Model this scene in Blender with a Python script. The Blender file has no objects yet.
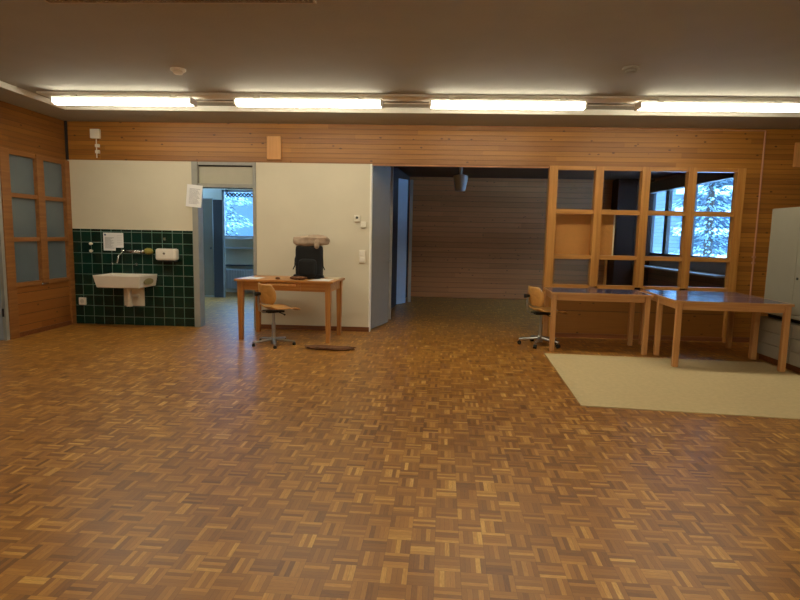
import bpy, bmesh, math, random
from mathutils import Vector, Matrix
random.seed(7)
S = bpy.context.scene
COL = S.collection
PI = math.pi

# ---------------------------------------------------------------- camera, world, exposure
cam = bpy.data.cameras.new('camera')
cam.sensor_fit = 'HORIZONTAL'; cam.sensor_width = 36.0
cam.lens = 36.0 * 555 / 800
cam.clip_start = 0.05; cam.clip_end = 300
co = bpy.data.objects.new('camera', cam); COL.objects.link(co)
AX = Vector((0.99863312, 0.02546266, -0.04564592))
AY = Vector((0.04827204, -0.11442262, 0.99225867))
AD = Vector((-0.02004262, 0.99310579, 0.11549535))
rt = Vector((AX.x, AY.x, -AD.x)); dn = Vector((AX.y, AY.y, -AD.y)); fw = Vector((AX.z, AY.z, -AD.z))
m3 = Matrix((rt, -dn, -fw)).transposed()
co.matrix_world = Matrix.Translation((0, 0, 1.4)) @ m3.to_4x4()
S.camera = co

LAMP_STRENGTH = 22.0
LAMP_STRENGTH_NEAR = 25.0
LAMP_COLOUR = (1.0, 0.93, 0.72)
SKY_GAIN = 1.0
S.view_settings.view_transform = 'Standard'; S.view_settings.look = 'None'
S.view_settings.gamma = 1.0; S.view_settings.use_curve_mapping = False
S.view_settings.exposure = 0.14
S.cycles.use_denoising = True
S.cycles.max_bounces = 10; S.cycles.diffuse_bounces = 5; S.cycles.glossy_bounces = 4
S.cycles.transparent_max_bounces = 12
S.cycles.sample_clamp_indirect = 6.0

w = bpy.data.worlds.new('sky'); S.world = w; w.use_nodes = True
nt = w.node_tree; nt.nodes.clear()
wo = nt.nodes.new('ShaderNodeOutputWorld'); bg = nt.nodes.new('ShaderNodeBackground')
tc = nt.nodes.new('ShaderNodeTexCoord'); sx = nt.nodes.new('ShaderNodeSeparateXYZ')
mp = nt.nodes.new('ShaderNodeValToRGB')
nt.links.new(tc.outputs['Generated'], sx.inputs[0]); nt.links.new(sx.outputs['Z'], mp.inputs[0])
els = mp.color_ramp.elements
els[0].position = 0.0; els[0].color = (0.17, 0.50, 1.0, 1)
els[1].position = 0.8; els[1].color = (0.34, 0.62, 1.0, 1)
nt.links.new(mp.outputs[0], bg.inputs[0])
mr = nt.nodes.new('ShaderNodeMapRange'); mr.inputs[1].default_value = 0.05; mr.inputs[2].default_value = 0.7
mr.inputs[3].default_value = 1.1 * SKY_GAIN; mr.inputs[4].default_value = 17.0 * SKY_GAIN
nt.links.new(sx.outputs['Z'], mr.inputs[0]); nt.links.new(mr.outputs[0], bg.inputs[1])
nt.links.new(bg.outputs[0], wo.inputs[0])

# ---------------------------------------------------------------- materials
def lin(c):
    return tuple(((v/255)/12.92 if v/255 <= 0.04045 else ((v/255+0.055)/1.055)**2.4) for v in c) + (1,)

def new_mat(name):
    m = bpy.data.materials.new(name); m.use_nodes = True
    n = m.node_tree; b = n.nodes['Principled BSDF']
    return m, n, b

def mat(name, rgb, rough=0.5, metal=0.0, var=0.08, scale=8.0, bump=0.0, spec=0.5):
    """Plain procedural surface: a colour with soft noise wear and optional fine bump."""
    m, n, b = new_mat(name)
    base = lin(rgb)
    t = n.nodes.new('ShaderNodeTexCoord'); no = n.nodes.new('ShaderNodeTexNoise')
    no.inputs['Scale'].default_value = scale; no.inputs['Detail'].default_value = 4
    n.links.new(t.outputs['Object'], no.inputs['Vector'])
    r = n.nodes.new('ShaderNodeValToRGB')
    r.color_ramp.elements[0].position = 0.3; r.color_ramp.elements[1].position = 0.7
    r.color_ramp.elements[0].color = tuple(v*(1-var) for v in base[:3]) + (1,)
    r.color_ramp.elements[1].color = tuple(min(1, v*(1+var)) for v in base[:3]) + (1,)
    n.links.new(no.outputs['Fac'], r.inputs[0]); n.links.new(r.outputs[0], b.inputs['Base Color'])
    b.inputs['Roughness'].default_value = rough; b.inputs['Metallic'].default_value = metal
    b.inputs['Specular IOR Level'].default_value = spec
    if bump:
        no2 = n.nodes.new('ShaderNodeTexNoise'); no2.inputs['Scale'].default_value = scale*12
        n.links.new(t.outputs['Object'], no2.inputs['Vector'])
        bp = n.nodes.new('ShaderNodeBump'); bp.inputs['Strength'].default_value = bump; bp.inputs['Distance'].default_value = 0.01
        n.links.new(no2.outputs['Fac'], bp.inputs['Height']); n.links.new(bp.outputs[0], b.inputs['Normal'])
    return m

def M_(n, op, a, b=None, c=None):
    k = n.nodes.new('ShaderNodeMath'); k.operation = op
    for i, v in enumerate((a, b, c)):
        if v is None: continue
        if isinstance(v, (int, float)): k.inputs[i].default_value = v
        else: n.links.new(v, k.inputs[i])
    return k.outputs[0]

def mix(n, f, a, b, mode='MIX'):
    k = n.nodes.new('ShaderNodeMix'); k.data_type = 'RGBA'; k.blend_type = mode
    for i, v in ((0, f), (6, a), (7, b)):
        if isinstance(v, (int, float)): k.inputs[i].default_value = v
        elif isinstance(v, tuple): k.inputs[i].default_value = v
        else: n.links.new(v, k.inputs[i])
    return k.outputs[2]

def boards(name, light, dark, pitch=0.095, horiz='XY', rough=0.45, groove=0.10, knots=True, off=0.0, gdark=0.30, gmix=0.85, spec=0.5):
    """Horizontal tongue-and-groove boards in world space (stacked along Z)."""
    m, n, b = new_mat(name)
    g = n.nodes.new('ShaderNodeNewGeometry'); s = n.nodes.new('ShaderNodeSeparateXYZ')
    n.links.new(g.outputs['Position'], s.inputs[0])
    X, Y, Z = s.outputs
    u = M_(n, 'ADD', X, Y)
    z = M_(n, 'DIVIDE', M_(n, 'ADD', Z, off), pitch)
    row = M_(n, 'FLOOR', z); fr = M_(n, 'FRACT', z)
    wn = n.nodes.new('ShaderNodeTexWhiteNoise'); wn.noise_dimensions = '1D'; n.links.new(row, wn.inputs['W'])
    # long board joints: shift each row, then number the board along it
    seg = M_(n, 'FLOOR', M_(n, 'ADD', M_(n, 'DIVIDE', u, 2.7), M_(n, 'MULTIPLY', wn.outputs['Value'], 7.3)))
    wn2 = n.nodes.new('ShaderNodeTexWhiteNoise'); wn2.noise_dimensions = '2D'
    cv = n.nodes.new('ShaderNodeCombineXYZ'); n.links.new(row, cv.inputs[0]); n.links.new(seg, cv.inputs[1])
    n.links.new(cv.outputs[0], wn2.inputs['Vector'])
    # grain, stretched along the board
    gv = n.nodes.new('ShaderNodeCombineXYZ')
    n.links.new(M_(n, 'MULTIPLY', u, 1.3), gv.inputs[0]); n.links.new(M_(n, 'MULTIPLY', row, 3.1), gv.inputs[1])
    n.links.new(M_(n, 'MULTIPLY', Z, 38.0), gv.inputs[2])
    no = n.nodes.new('ShaderNodeTexNoise'); no.inputs['Scale'].default_value = 1.0; no.inputs['Detail'].default_value = 5
    no.inputs['Distortion'].default_value = 0.6; n.links.new(gv.outputs[0], no.inputs['Vector'])
    f = M_(n, 'ADD', M_(n, 'MULTIPLY', no.outputs['Fac'], 0.75), M_(n, 'MULTIPLY', wn2.outputs['Value'], 0.42))
    f = M_(n, 'SUBTRACT', f, 0.08)
    f.node.use_clamp = True
    colr = mix(n, f, lin(dark), lin(light))
    if knots:
        kv = n.nodes.new('ShaderNodeCombineXYZ'); n.links.new(M_(n, 'MULTIPLY', u, 5.0), kv.inputs[0]); n.links.new(M_(n, 'MULTIPLY', Z, 9.0), kv.inputs[1])
        vo = n.nodes.new('ShaderNodeTexVoronoi'); vo.inputs['Scale'].default_value = 1.0; n.links.new(kv.outputs[0], vo.inputs['Vector'])
        kf = M_(n, 'LESS_THAN', vo.outputs['Distance'], 0.10)
        kd = tuple(v*0.30 for v in lin(dark)[:3]) + (1,)
        colr = mix(n, M_(n, 'MULTIPLY', kf, 0.75), colr, kd)
    edge = M_(n, 'LESS_THAN', fr, groove)
    gd = tuple(v*gdark for v in lin(dark)[:3]) + (1,)
    colr = mix(n, M_(n, 'MULTIPLY', edge, gmix), colr, gd)
    n.links.new(colr, b.inputs['Base Color'])
    b.inputs['Roughness'].default_value = rough; b.inputs['Specular IOR Level'].default_value = spec
    bp = n.nodes.new('ShaderNodeBump'); bp.inputs['Strength'].default_value = 0.6; bp.inputs['Distance'].default_value = 0.006
    hg = M_(n, 'SUBTRACT', 1.0, edge)
    n.links.new(hg, bp.inputs['Height']); n.links.new(bp.outputs[0], b.inputs['Normal'])
    return m

def wood(name, light, dark, rough=0.45, axis='Z', scale=1.0):
    """Planed timber with grain running along one object axis."""
    m, n, b = new_mat(name)
    t = n.nodes.new('ShaderNodeTexCoord'); mpn = n.nodes.new('ShaderNodeMapping')
    st = {'X': (1.2, 26, 26), 'Y': (26, 1.2, 26), 'Z': (26, 26, 1.2)}[axis]
    mpn.inputs['Scale'].default_value = tuple(v*scale for v in st)
    n.links.new(t.outputs['Object'], mpn.inputs['Vector'])
    no = n.nodes.new('ShaderNodeTexNoise'); no.inputs['Scale'].default_value = 1; no.inputs['Detail'].default_value = 6
    no.inputs['Distortion'].default_value = 0.8
    n.links.new(mpn.outputs[0], no.inputs['Vector'])
    r = n.nodes.new('ShaderNodeValToRGB'); r.color_ramp.elements[0].position = 0.32; r.color_ramp.elements[1].position = 0.68
    r.color_ramp.elements[0].color = lin(dark); r.color_ramp.elements[1].color = lin(light)
    n.links.new(no.outputs['Fac'], r.inputs[0]); n.links.new(r.outputs[0], b.inputs['Base Color'])
    b.inputs['Roughness'].default_value = rough
    return m

def parquet(name):
    """Mosaic parquet: 12 cm basket-weave blocks of five fingers."""
    m, n, b = new_mat(name)
    g = n.nodes.new('ShaderNodeNewGeometry'); s = n.nodes.new('ShaderNodeSeparateXYZ')
    n.links.new(g.outputs['Position'], s.inputs[0])
    P = 0.110; c4, s4 = math.cos(0.03), math.sin(0.03)
    X0, Y0, Z0 = s.outputs
    X = M_(n, 'ADD', M_(n, 'MULTIPLY', X0, c4), M_(n, 'MULTIPLY', Y0, -s4))
    Y = M_(n, 'ADD', M_(n, 'MULTIPLY', X0, s4), M_(n, 'MULTIPLY', Y0, c4))
    u = M_(n, 'ADD', M_(n, 'DIVIDE', X, P), 200.0); v = M_(n, 'ADD', M_(n, 'DIVIDE', Y, P), 200.0)
    i = M_(n, 'FLOOR', u); j = M_(n, 'FLOOR', v)
    par = M_(n, 'MODULO', M_(n, 'ADD', i, j), 2.0)
    fu = M_(n, 'FRACT', u); fv = M_(n, 'FRACT', v)
    a = M_(n, 'ADD', M_(n, 'MULTIPLY', fu, par), M_(n, 'MULTIPLY', fv, M_(n, 'SUBTRACT', 1.0, par)))
    al = M_(n, 'ADD', M_(n, 'MULTIPLY', fv, par), M_(n, 'MULTIPLY', fu, M_(n, 'SUBTRACT', 1.0, par)))
    a5 = M_(n, 'MULTIPLY', a, 5.0); fi = M_(n, 'FLOOR', a5); ff = M_(n, 'FRACT', a5)
    cv = n.nodes.new('ShaderNodeCombineXYZ'); n.links.new(i, cv.inputs[0]); n.links.new(j, cv.inputs[1]); n.links.new(fi, cv.inputs[2])
    wn = n.nodes.new('ShaderNodeTexWhiteNoise'); wn.noise_dimensions = '3D'; n.links.new(cv.outputs[0], wn.inputs['Vector'])
    cb = n.nodes.new('ShaderNodeCombineXYZ'); n.links.new(i, cb.inputs[0]); n.links.new(j, cb.inputs[1]); cb.inputs[2].default_value = 77
    wb = n.nodes.new('ShaderNodeTexWhiteNoise'); wb.noise_dimensions = '3D'; n.links.new(cb.outputs[0], wb.inputs['Vector'])
    # grain
    gv = n.nodes.new('ShaderNodeCombineXYZ'); n.links.new(M_(n, 'MULTIPLY', a, 26.0), gv.inputs[0]); n.links.new(M_(n, 'MULTIPLY', al, 3.5), gv.inputs[1])
    n.links.new(M_(n, 'MULTIPLY', wn.outputs['Value'], 50.0), gv.inputs[2])
    no = n.nodes.new('ShaderNodeTexNoise'); no.inputs['Scale'].default_value = 1; no.inputs['Detail'].default_value = 3; n.links.new(gv.outputs[0], no.inputs['Vector'])
    # large wear
    lw = n.nodes.new('ShaderNodeTexNoise'); lw.inputs['Scale'].default_value = 0.55; lw.inputs['Detail'].default_value = 3; n.links.new(g.outputs['Position'], lw.inputs['Vector'])
    f = M_(n, 'ADD', M_(n, 'MULTIPLY', wn.outputs['Value'], 0.64), M_(n, 'MULTIPLY', wb.outputs['Value'], 0.14))
    f = M_(n, 'ADD', f, M_(n, 'MULTIPLY', no.outputs['Fac'], 0.30))
    f = M_(n, 'ADD', f, M_(n, 'MULTIPLY', M_(n, 'SUBTRACT', lw.outputs['Fac'], 0.5), 0.25))
    r = n.nodes.new('ShaderNodeValToRGB'); r.color_ramp.interpolation = 'LINEAR'
    e = r.color_ramp.elements
    e[0].position = 0.08; e[0].color = lin((104, 64, 20))
    e[1].position = 0.98; e[1].color = lin((224, 176, 90))
    for p, c in ((0.30, (140, 90, 32)), (0.66, (168, 114, 44)), (0.82, (190, 136, 58))):
        k = e.new(p); k.color = lin(c)
    n.links.new(f, r.inputs[0])
    # joints
    e1 = M_(n, 'LESS_THAN', ff, 0.05)
    e2 = M_(n, 'LESS_THAN', al, 0.014)
    ed = M_(n, 'MAXIMUM', e1, e2)
    colr = mix(n, M_(n, 'MULTIPLY', ed, 0.55), r.outputs[0], lin((66, 38, 18)))
    n.links.new(colr, b.inputs['Base Color'])
    rn = n.nodes.new('ShaderNodeMapRange'); rn.inputs[3].default_value = 0.36; rn.inputs[4].default_value = 0.48
    n.links.new(lw.outputs['Fac'], rn.inputs[0])
    n.links.new(M_(n, 'ADD', rn.outputs[0], M_(n, 'MULTIPLY', wn.outputs['Value'], 0.06)), b.inputs['Roughness'])
    bp = n.nodes.new('ShaderNodeBump'); b.inputs['Coat Weight'].default_value = 0.3; b.inputs['Coat Roughness'].default_value = 0.30
    bp.inputs['Strength'].default_value = 0.2; bp.inputs['Distance'].default_value = 0.004
    n.links.new(M_(n, 'ADD', M_(n, 'MULTIPLY', wn.outputs['Value'], 0.8), M_(n, 'SUBTRACT', 1.0, ed)), bp.inputs['Height'])
    n.links.new(bp.outputs[0], b.inputs['Normal'])
    b.inputs['Specular IOR Level'].default_value = 0.4
    return m

def tiles(name):
    m, n, b = new_mat(name)
    g = n.nodes.new('ShaderNodeNewGeometry'); s = n.nodes.new('ShaderNodeSeparateXYZ')
    n.links.new(g.outputs['Position'], s.inputs[0]); X, Y, Z = s.outputs
    u = M_(n, 'DIVIDE', M_(n, 'ADD', X, 50.06), 0.152); v = M_(n, 'DIVIDE', M_(n, 'ADD', Z, 10.024), 0.156)
    fu = M_(n, 'FRACT', u); fv = M_(n, 'FRACT', v)
    ed = M_(n, 'MAXIMUM', M_(n, 'LESS_THAN', fu, 0.055), M_(n, 'LESS_THAN', fv, 0.055))
    cv = n.nodes.new('ShaderNodeCombineXYZ'); n.links.new(M_(n, 'FLOOR', u), cv.inputs[0]); n.links.new(M_(n, 'FLOOR', v), cv.inputs[1])
    wn = n.nodes.new('ShaderNodeTexWhiteNoise'); wn.noise_dimensions = '2D'; n.links.new(cv.outputs[0], wn.inputs['Vector'])
    c = mix(n, wn.outputs['Value'], lin((5, 38, 30)), lin((8, 48, 38)))
    n.links.new(mix(n, ed, c, lin((100, 122, 110))), b.inputs['Base Color'])
    n.links.new(M_(n, 'ADD', M_(n, 'MULTIPLY', ed, 0.6), 0.16), b.inputs['Roughness'])
    bp = n.nodes.new('ShaderNodeBump'); bp.inputs['Strength'].default_value = 0.5; bp.inputs['Distance'].default_value = 0.004
    n.links.new(M_(n, 'SUBTRACT', 1.0, ed), bp.inputs['Height']); n.links.new(bp.outputs[0], b.inputs['Normal'])
    return m

def emis(name, col, strength):
    m, n, b = new_mat(name)
    no = n.nodes.new('ShaderNodeTexNoise'); no.inputs['Scale'].default_value = 3
    b.inputs['Base Color'].default_value = (0.8, 0.8, 0.8, 1)
    n.links.new(mix(n, no.outputs['Fac'], tuple(v*0.97 for v in col)+(1,), tuple(col)+(1,)), b.inputs['Emission Color'])
    b.inputs['Emission Strength'].default_value = strength
    return m

def glass(name, tint=(0.9, 0.95, 0.95), refl=0.08, rough=0.03):
    m = bpy.data.materials.new(name); m.use_nodes = True; n = m.node_tree; n.nodes.clear()
    o = n.nodes.new('ShaderNodeOutputMaterial'); t = n.nodes.new('ShaderNodeBsdfTransparent'); g = n.nodes.new('ShaderNodeBsdfGlossy')
    no = n.nodes.new('ShaderNodeTexNoise'); no.inputs['Scale'].default_value = 2
    r = n.nodes.new('ShaderNodeMapRange'); r.inputs[3].default_value = rough; r.inputs[4].default_value = rough+0.02
    n.links.new(no.outputs['Fac'], r.inputs[0]); n.links.new(r.outputs[0], g.inputs['Roughness'])
    t.inputs[0].default_value = tint+(1,)
    lw = n.nodes.new('ShaderNodeLayerWeight'); lw.inputs[0].default_value = 0.5
    fz = M_(n, 'MULTIPLY', M_(n, 'POWER', lw.outputs['Facing'], 5.0), 0.9)
    mx = n.nodes.new('ShaderNodeMixShader')
    n.links.new(M_(n, 'ADD', fz, refl), mx.inputs[0]); n.links.new(t.outputs[0], mx.inputs[1]); n.links.new(g.outputs[0], mx.inputs[2])
    n.links.new(mx.outputs[0], o.inputs[0])
    return m

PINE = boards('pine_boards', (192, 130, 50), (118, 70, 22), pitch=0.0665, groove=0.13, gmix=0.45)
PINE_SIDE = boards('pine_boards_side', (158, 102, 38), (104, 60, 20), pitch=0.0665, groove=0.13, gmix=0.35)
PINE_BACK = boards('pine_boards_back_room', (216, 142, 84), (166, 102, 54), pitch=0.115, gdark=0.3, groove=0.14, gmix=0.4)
PINE_LOW = boards('pine_panel', (150, 98, 38), (116, 70, 26), pitch=0.38, groove=0.025, off=0.0)
PINE_LEFT = boards('pine_panel_left', (164, 104, 44), (128, 74, 28), pitch=0.14, groove=0.05)
POST = wood('post_pine', (196, 140, 70), (168, 110, 46), 0.42, 'Z')
RAIL = wood('rail_pine', (196, 140, 70), (168, 110, 46), 0.42, 'X')
RAILY = wood('rail_pine_side', (156, 104, 52), (130, 80, 36), 0.42, 'Y')
BLOCKW = wood('block_pine', (214, 156, 90), (196, 136, 72), 0.45, 'Z')
OAK = wood('desk_wood', (200, 140, 72), (168, 106, 48), 0.35, 'X')
OAKZ = wood('desk_leg_wood', (196, 136, 68), (160, 100, 44), 0.4, 'Z')
BEECH = wood('table_beech', (214, 162, 104), (196, 140, 84), 0.4, 'X')
BEECHZ = wood('table_beech_leg', (214, 162, 104), (196, 140, 84), 0.4, 'Z')
PLY = wood('chair_plywood', (218, 166, 96), (192, 138, 72), 0.3, 'X', 0.6)
FLOOR = parquet('mosaic_parquet')
TILE = tiles('green_tiles')
WHITEWALL = mat('cream_wall_paint', (212, 202, 178), 0.6, var=0.03, scale=2.0)
CEIL = mat('ceiling_plaster', (166, 162, 152), 0.85, var=0.03, scale=3, bump=0.15)
LIPM = mat('white_trim_paint', (240, 234, 222), 0.5, var=0.02)
GREYF = mat('grey_door_frame', (150, 148, 140), 0.5)
GREYD = mat('grey_door_paint', (128, 132, 138), 0.35, var=0.04, scale=2)
GREYL = mat('pale_door_edge', (186, 182, 172), 0.45)
DARKG = mat('shadow_gap_paint', (34, 30, 27), 0.7)
TRANS = mat('transom_paint', (176, 170, 150), 0.5, var=0.03)
BASEB = wood('baseboard_wood', (128, 76, 40), (104, 58, 28), 0.45, 'X')
CERAM = mat('ceramic_white', (236, 228, 214), 0.12, var=0.02)
PLAST = mat('plastic_cream', (232, 224, 206), 0.4, var=0.02)
CHROME = mat('chrome', (200, 200, 200), 0.15, metal=1.0, var=0.03)
STEEL = mat('grey_steel', (168, 166, 160), 0.32, metal=0.8, var=0.05)
BLACKP = mat('black_plastic', (22, 21, 21), 0.45)
BLACKF = mat('black_fabric', (14, 13, 13), 0.85, bump=0.3, scale=20)
BEIGEF = mat('beige_fabric', (168, 146, 124), 0.9, bump=0.4, scale=14, var=0.2)
PAPER = mat('paper_white', (236, 234, 232), 0.7, var=0.02)
PRINT = mat('paper_print', (150, 146, 150), 0.7)
PRINTB = mat('paper_print_blue', (40, 50, 110), 0.7)
LINO = mat('blue_grey_laminate', (78, 74, 98), 0.15, var=0.06, scale=3, spec=0.9)
MATC = mat('beige_mat', (206, 184, 138), 0.9, var=0.05, scale=24, bump=0.12)
CABW = mat('cabinet_grey_white', (146, 142, 126), 0.45, var=0.02)
CABW2 = mat('bench_white', (170, 166, 152), 0.45, var=0.04)
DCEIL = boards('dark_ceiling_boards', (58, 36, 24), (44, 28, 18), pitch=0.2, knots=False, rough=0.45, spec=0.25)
RADW = mat('radiator_white', (190, 196, 204), 0.4, var=0.02)
FROST = mat('frosted_glass_grey', (100, 112, 118), 0.14, var=0.15, scale=1.2)
CLEAR = glass('clear_glass', (0.93, 0.95, 0.96), 0.03)
OUTG = glass('window_glass', (0.96, 0.98, 1.0), 0.03)
WINF = mat('window_frame_dark', (70, 66, 64), 0.5)
WINL = mat('window_frame_light', (150, 150, 150), 0.5)
CORK = mat('cork_board', (226, 152, 74), 0.85, var=0.06, scale=22, bump=0.2)
COPPER = mat('pink_cable', (184, 130, 96), 0.5)
ALU = mat('lamp_white_metal', (242, 238, 228), 0.45, var=0.02)
SPONGE = mat('yellow_green_soap', (150, 136, 60), 0.7, var=0.2, scale=40)
RUST = mat('brown_cloth', (112, 72, 42), 0.9, var=0.3, scale=20, bump=0.4)
SNOW = mat('snow', (226, 236, 244), 0.8, var=0.05)
NEEDLE = mat('conifer_needles', (64, 84, 92), 0.8, var=0.3, scale=3)
NEEDLES = mat('frosted_needles', (150, 176, 186), 0.8, var=0.2, scale=3)
BARK = mat('bark', (80, 66, 56), 0.9, var=0.2)
FACADE = boards('facade_boards', (120, 130, 138), (96, 108, 118), pitch=0.5, knots=False)
DIFF = emis('lit_diffuser', LAMP_COLOUR, LAMP_STRENGTH)
DIFF2 = emis('lit_diffuser_near', LAMP_COLOUR, LAMP_STRENGTH_NEAR)
LOUV = mat('louvre_grid', (190, 176, 158), 0.5)

# ---------------------------------------------------------------- mesh helpers
class MB:
    """Collects shapes into one bmesh; build() links them as one mesh object."""
    def __init__(s): s.b = bmesh.new()
    def box(s, lo, hi, rot=None, at=None):
        x0, y0, z0 = lo; x1, y1, z1 = hi
        P = [(x0,y0,z0),(x1,y0,z0),(x1,y1,z0),(x0,y1,z0),(x0,y0,z1),(x1,y0,z1),(x1,y1,z1),(x0,y1,z1)]
        P = [Vector(p) for p in P]
        if rot is not None:
            a = Vector(at) if at is not None else sum(P, Vector())/8
            P = [a + rot @ (p-a) for p in P]
        v = [s.b.verts.new(p) for p in P]
        for f in ((0,3,2,1),(4,5,6,7),(0,1,5,4),(1,2,6,5),(2,3,7,6),(3,0,4,7)):
            s.b.faces.new([v[k] for k in f])
        return s
    def tube(s, pts, r, seg=12, caps=True):
        pts = [Vector(p) for p in pts]
        rs = r if isinstance(r, (list, tuple)) else [r]*len(pts)
        rings = []
        for i, p in enumerate(pts):
            d = (pts[min(i+1, len(pts)-1)] - pts[max(i-1, 0)]).normalized()
            a = d.orthogonal().normalized() if i == 0 else (pa - d*pa.dot(d)).normalized()
            pa = a; c = d.cross(a)
            rings.append([s.b.verts.new(p + (a*math.cos(2*PI*k/seg) + c*math.sin(2*PI*k/seg))*rs[i]) for k in range(seg)])
        for q, t in zip(rings, rings[1:]):
            for k in range(seg):
                s.b.faces.new([q[k], q[(k+1)%seg], t[(k+1)%seg], t[k]])
        if caps:
            s.b.faces.new(rings[0][::-1]); s.b.faces.new(rings[-1])
        return s
    def prism(s, poly, z0, z1):
        a = [s.b.verts.new((x, y, z0)) for x, y in poly]; b = [s.b.verts.new((x, y, z1)) for x, y in poly]
        s.b.faces.new(a[::-1]); s.b.faces.new(b); n = len(poly)
        for k in range(n): s.b.faces.new([a[k], a[(k+1)%n], b[(k+1)%n], b[k]])
        return s
    def lathe(s, prof, c=(0,0,0), seg=24):
        c = Vector(c); rings = []
        for r, z in prof:
            rings.append([s.b.verts.new(c + Vector((r*math.cos(2*PI*k/seg), r*math.sin(2*PI*k/seg), z))) for k in range(seg)])
        for q, t in zip(rings, rings[1:]):
            for k in range(seg): s.b.faces.new([q[k], q[(k+1)%seg], t[(k+1)%seg], t[k]])
        s.b.faces.new(rings[0][::-1]); s.b.faces.new(rings[-1])
        return s
    def grid(s, fn, nu, nv, closed_u=False):
        V = [[s.b.verts.new(fn(i/nu, j/nv)) for j in range(nv+1)] for i in range(nu if closed_u else nu+1)]
        N = len(V)
        for i in range(nu if closed_u else nu):
            for j in range(nv):
                a, b2 = V[i % N], V[(i+1) % N]
                s.b.faces.new([a[j], b2[j], b2[j+1], a[j+1]])
        return s
    def build(s, name, m, parent=None, bevel=0.0, smooth=False, loc=None, solid=0.0, sub=0):
        bmesh.ops.recalc_face_normals(s.b, faces=s.b.faces)
        me = bpy.data.meshes.new(name); s.b.to_mesh(me); s.b.free()
        me.materials.append(m)
        if smooth:
            for p in me.polygons: p.use_smooth = True
        o = bpy.data.objects.new(name, me); COL.objects.link(o)
        if parent is not None: o.parent = parent
        if loc is not None: o.location = loc
        if solid:
            q = o.modifiers.new('thickness', 'SOLIDIFY'); q.thickness = solid; q.offset = 0
        if bevel:
            q = o.modifiers.new('bevel', 'BEVEL'); q.width = bevel; q.segments = 2; q.limit_method = 'ANGLE'
        if sub:
            q = o.modifiers.new('subdivision', 'SUBSURF'); q.levels = sub; q.render_levels = sub
        return o

def superblob(sx_, sy_, sz_, e1=0.5, e2=0.5, wob=0.0, seed=0, nu=36, nv=22):
    """Rounded cushion-like closed form with gentle creases."""
    rr = random.Random(seed); ph = [rr.random()*6 for _ in range(6)]
    def c_(a, e): v = math.cos(a); return math.copysign(abs(v)**e, v)
    def s_(a, e): v = math.sin(a); return math.copysign(abs(v)**e, v)
    m = MB(); V = []
    for j in range(1, nv):
        t = -PI/2 + PI*j/nv; ring = []
        for i in range(nu):
            p = 2*PI*i/nu
            k = 1 + wob*(math.sin(3*p+ph[0]+2*t)*0.5 + math.sin(5*p+ph[1])*math.cos(4*t+ph[2])*0.5 + 0.4*math.sin(9*t+ph[3]+2*p))
            ring.append(m.b.verts.new((sx_*c_(t, e1)*c_(p, e2)*k, sy_*c_(t, e1)*s_(p, e2)*k, sz_*s_(t, e1)*k)))
        V.append(ring)
    bot = m.b.verts.new((0, 0, -sz_)); top = m.b.verts.new((0, 0, sz_))
    for q, t in zip(V, V[1:]):
        for i in range(nu): m.b.faces.new([q[i], q[(i+1)%nu], t[(i+1)%nu], t[i]])
    for i in range(nu):
        m.b.faces.new([bot, V[0][(i+1)%nu], V[0][i]]); m.b.faces.new([top, V[-1][i], V[-1][(i+1)%nu]])
    return m

def box(name, lo, hi, m, parent=None, bevel=0.0):
    return MB().box(lo, hi).build(name, m, parent, bevel)

def struct(o):
    o['kind'] = 'structure'; return o

def tag(o, label, cat, group=None):
    o['label'] = label; o['category'] = cat
    if group: o['group'] = group
    return o

def thing(name, label, cat, loc=(0,0,0), rz=0.0, group=None):
    o = bpy.data.objects.new(name, None); COL.objects.link(o); o.empty_display_size = 0.1
    o.location = loc; o.rotation_euler = (0, 0, rz)
    return tag(o, label, cat, group)

def sthing(name, loc=(0,0,0), rz=0.0):
    o = bpy.data.objects.new(name, None); COL.objects.link(o); o.empty_display_size = 0.1
    o.location = loc; o.rotation_euler = (0, 0, rz); return struct(o)

def dup(root, loc, rz, label, group=None):
    r = root.copy(); COL.objects.link(r); r.location = loc; r.rotation_euler = (0, 0, rz); r['label'] = label
    if group: r['group'] = group
    def rec(src, dst):
        for ch in list(src.children):
            c = ch.copy(); COL.objects.link(c); c.parent = dst; rec(ch, c)
    rec(root, r)
    return r

# ---------------------------------------------------------------- the setting
WY = 7.95                                     # plane of the far wall of the front room
XL, XR = -5.22, 5.15
ZS, ZC = 2.93, 2.99                           # soffit and main ceiling
BY = 12.75                                    # rear wall of the rooms behind
BX = 4.85                                     # window wall of the room behind

struct(box('floor', (-6.6, -2.2, -0.12), (5.5, 13.0, 0.0), FLOOR))
m = MB(); m.box((-4.72, -2.0, ZC), (4.72, 7.2, 3.12))
struct(m.build('ceiling', CEIL))
m = MB()
m.box((XL-0.2, -2.0, ZS), (-4.72, 8.15, 3.12)); m.box((4.72, -2.0, ZS), (XR+0.2, 8.15, 3.12)); m.box((-4.72, 7.2, ZS), (4.72, 8.15, 3.12))
struct(m.build('ceiling_soffit', CEIL))
m = MB()
m.box((-4.72, 7.175, ZS-0.003), (4.72, 7.2, ZC)); m.box((-4.72, -2.0, ZS-0.003), (-4.695, 7.2, ZC)); m.box((4.695, -2.0, ZS-0.003), (4.72, 7.2, ZC))
struct(m.build('trim_1', LIPM))

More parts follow.
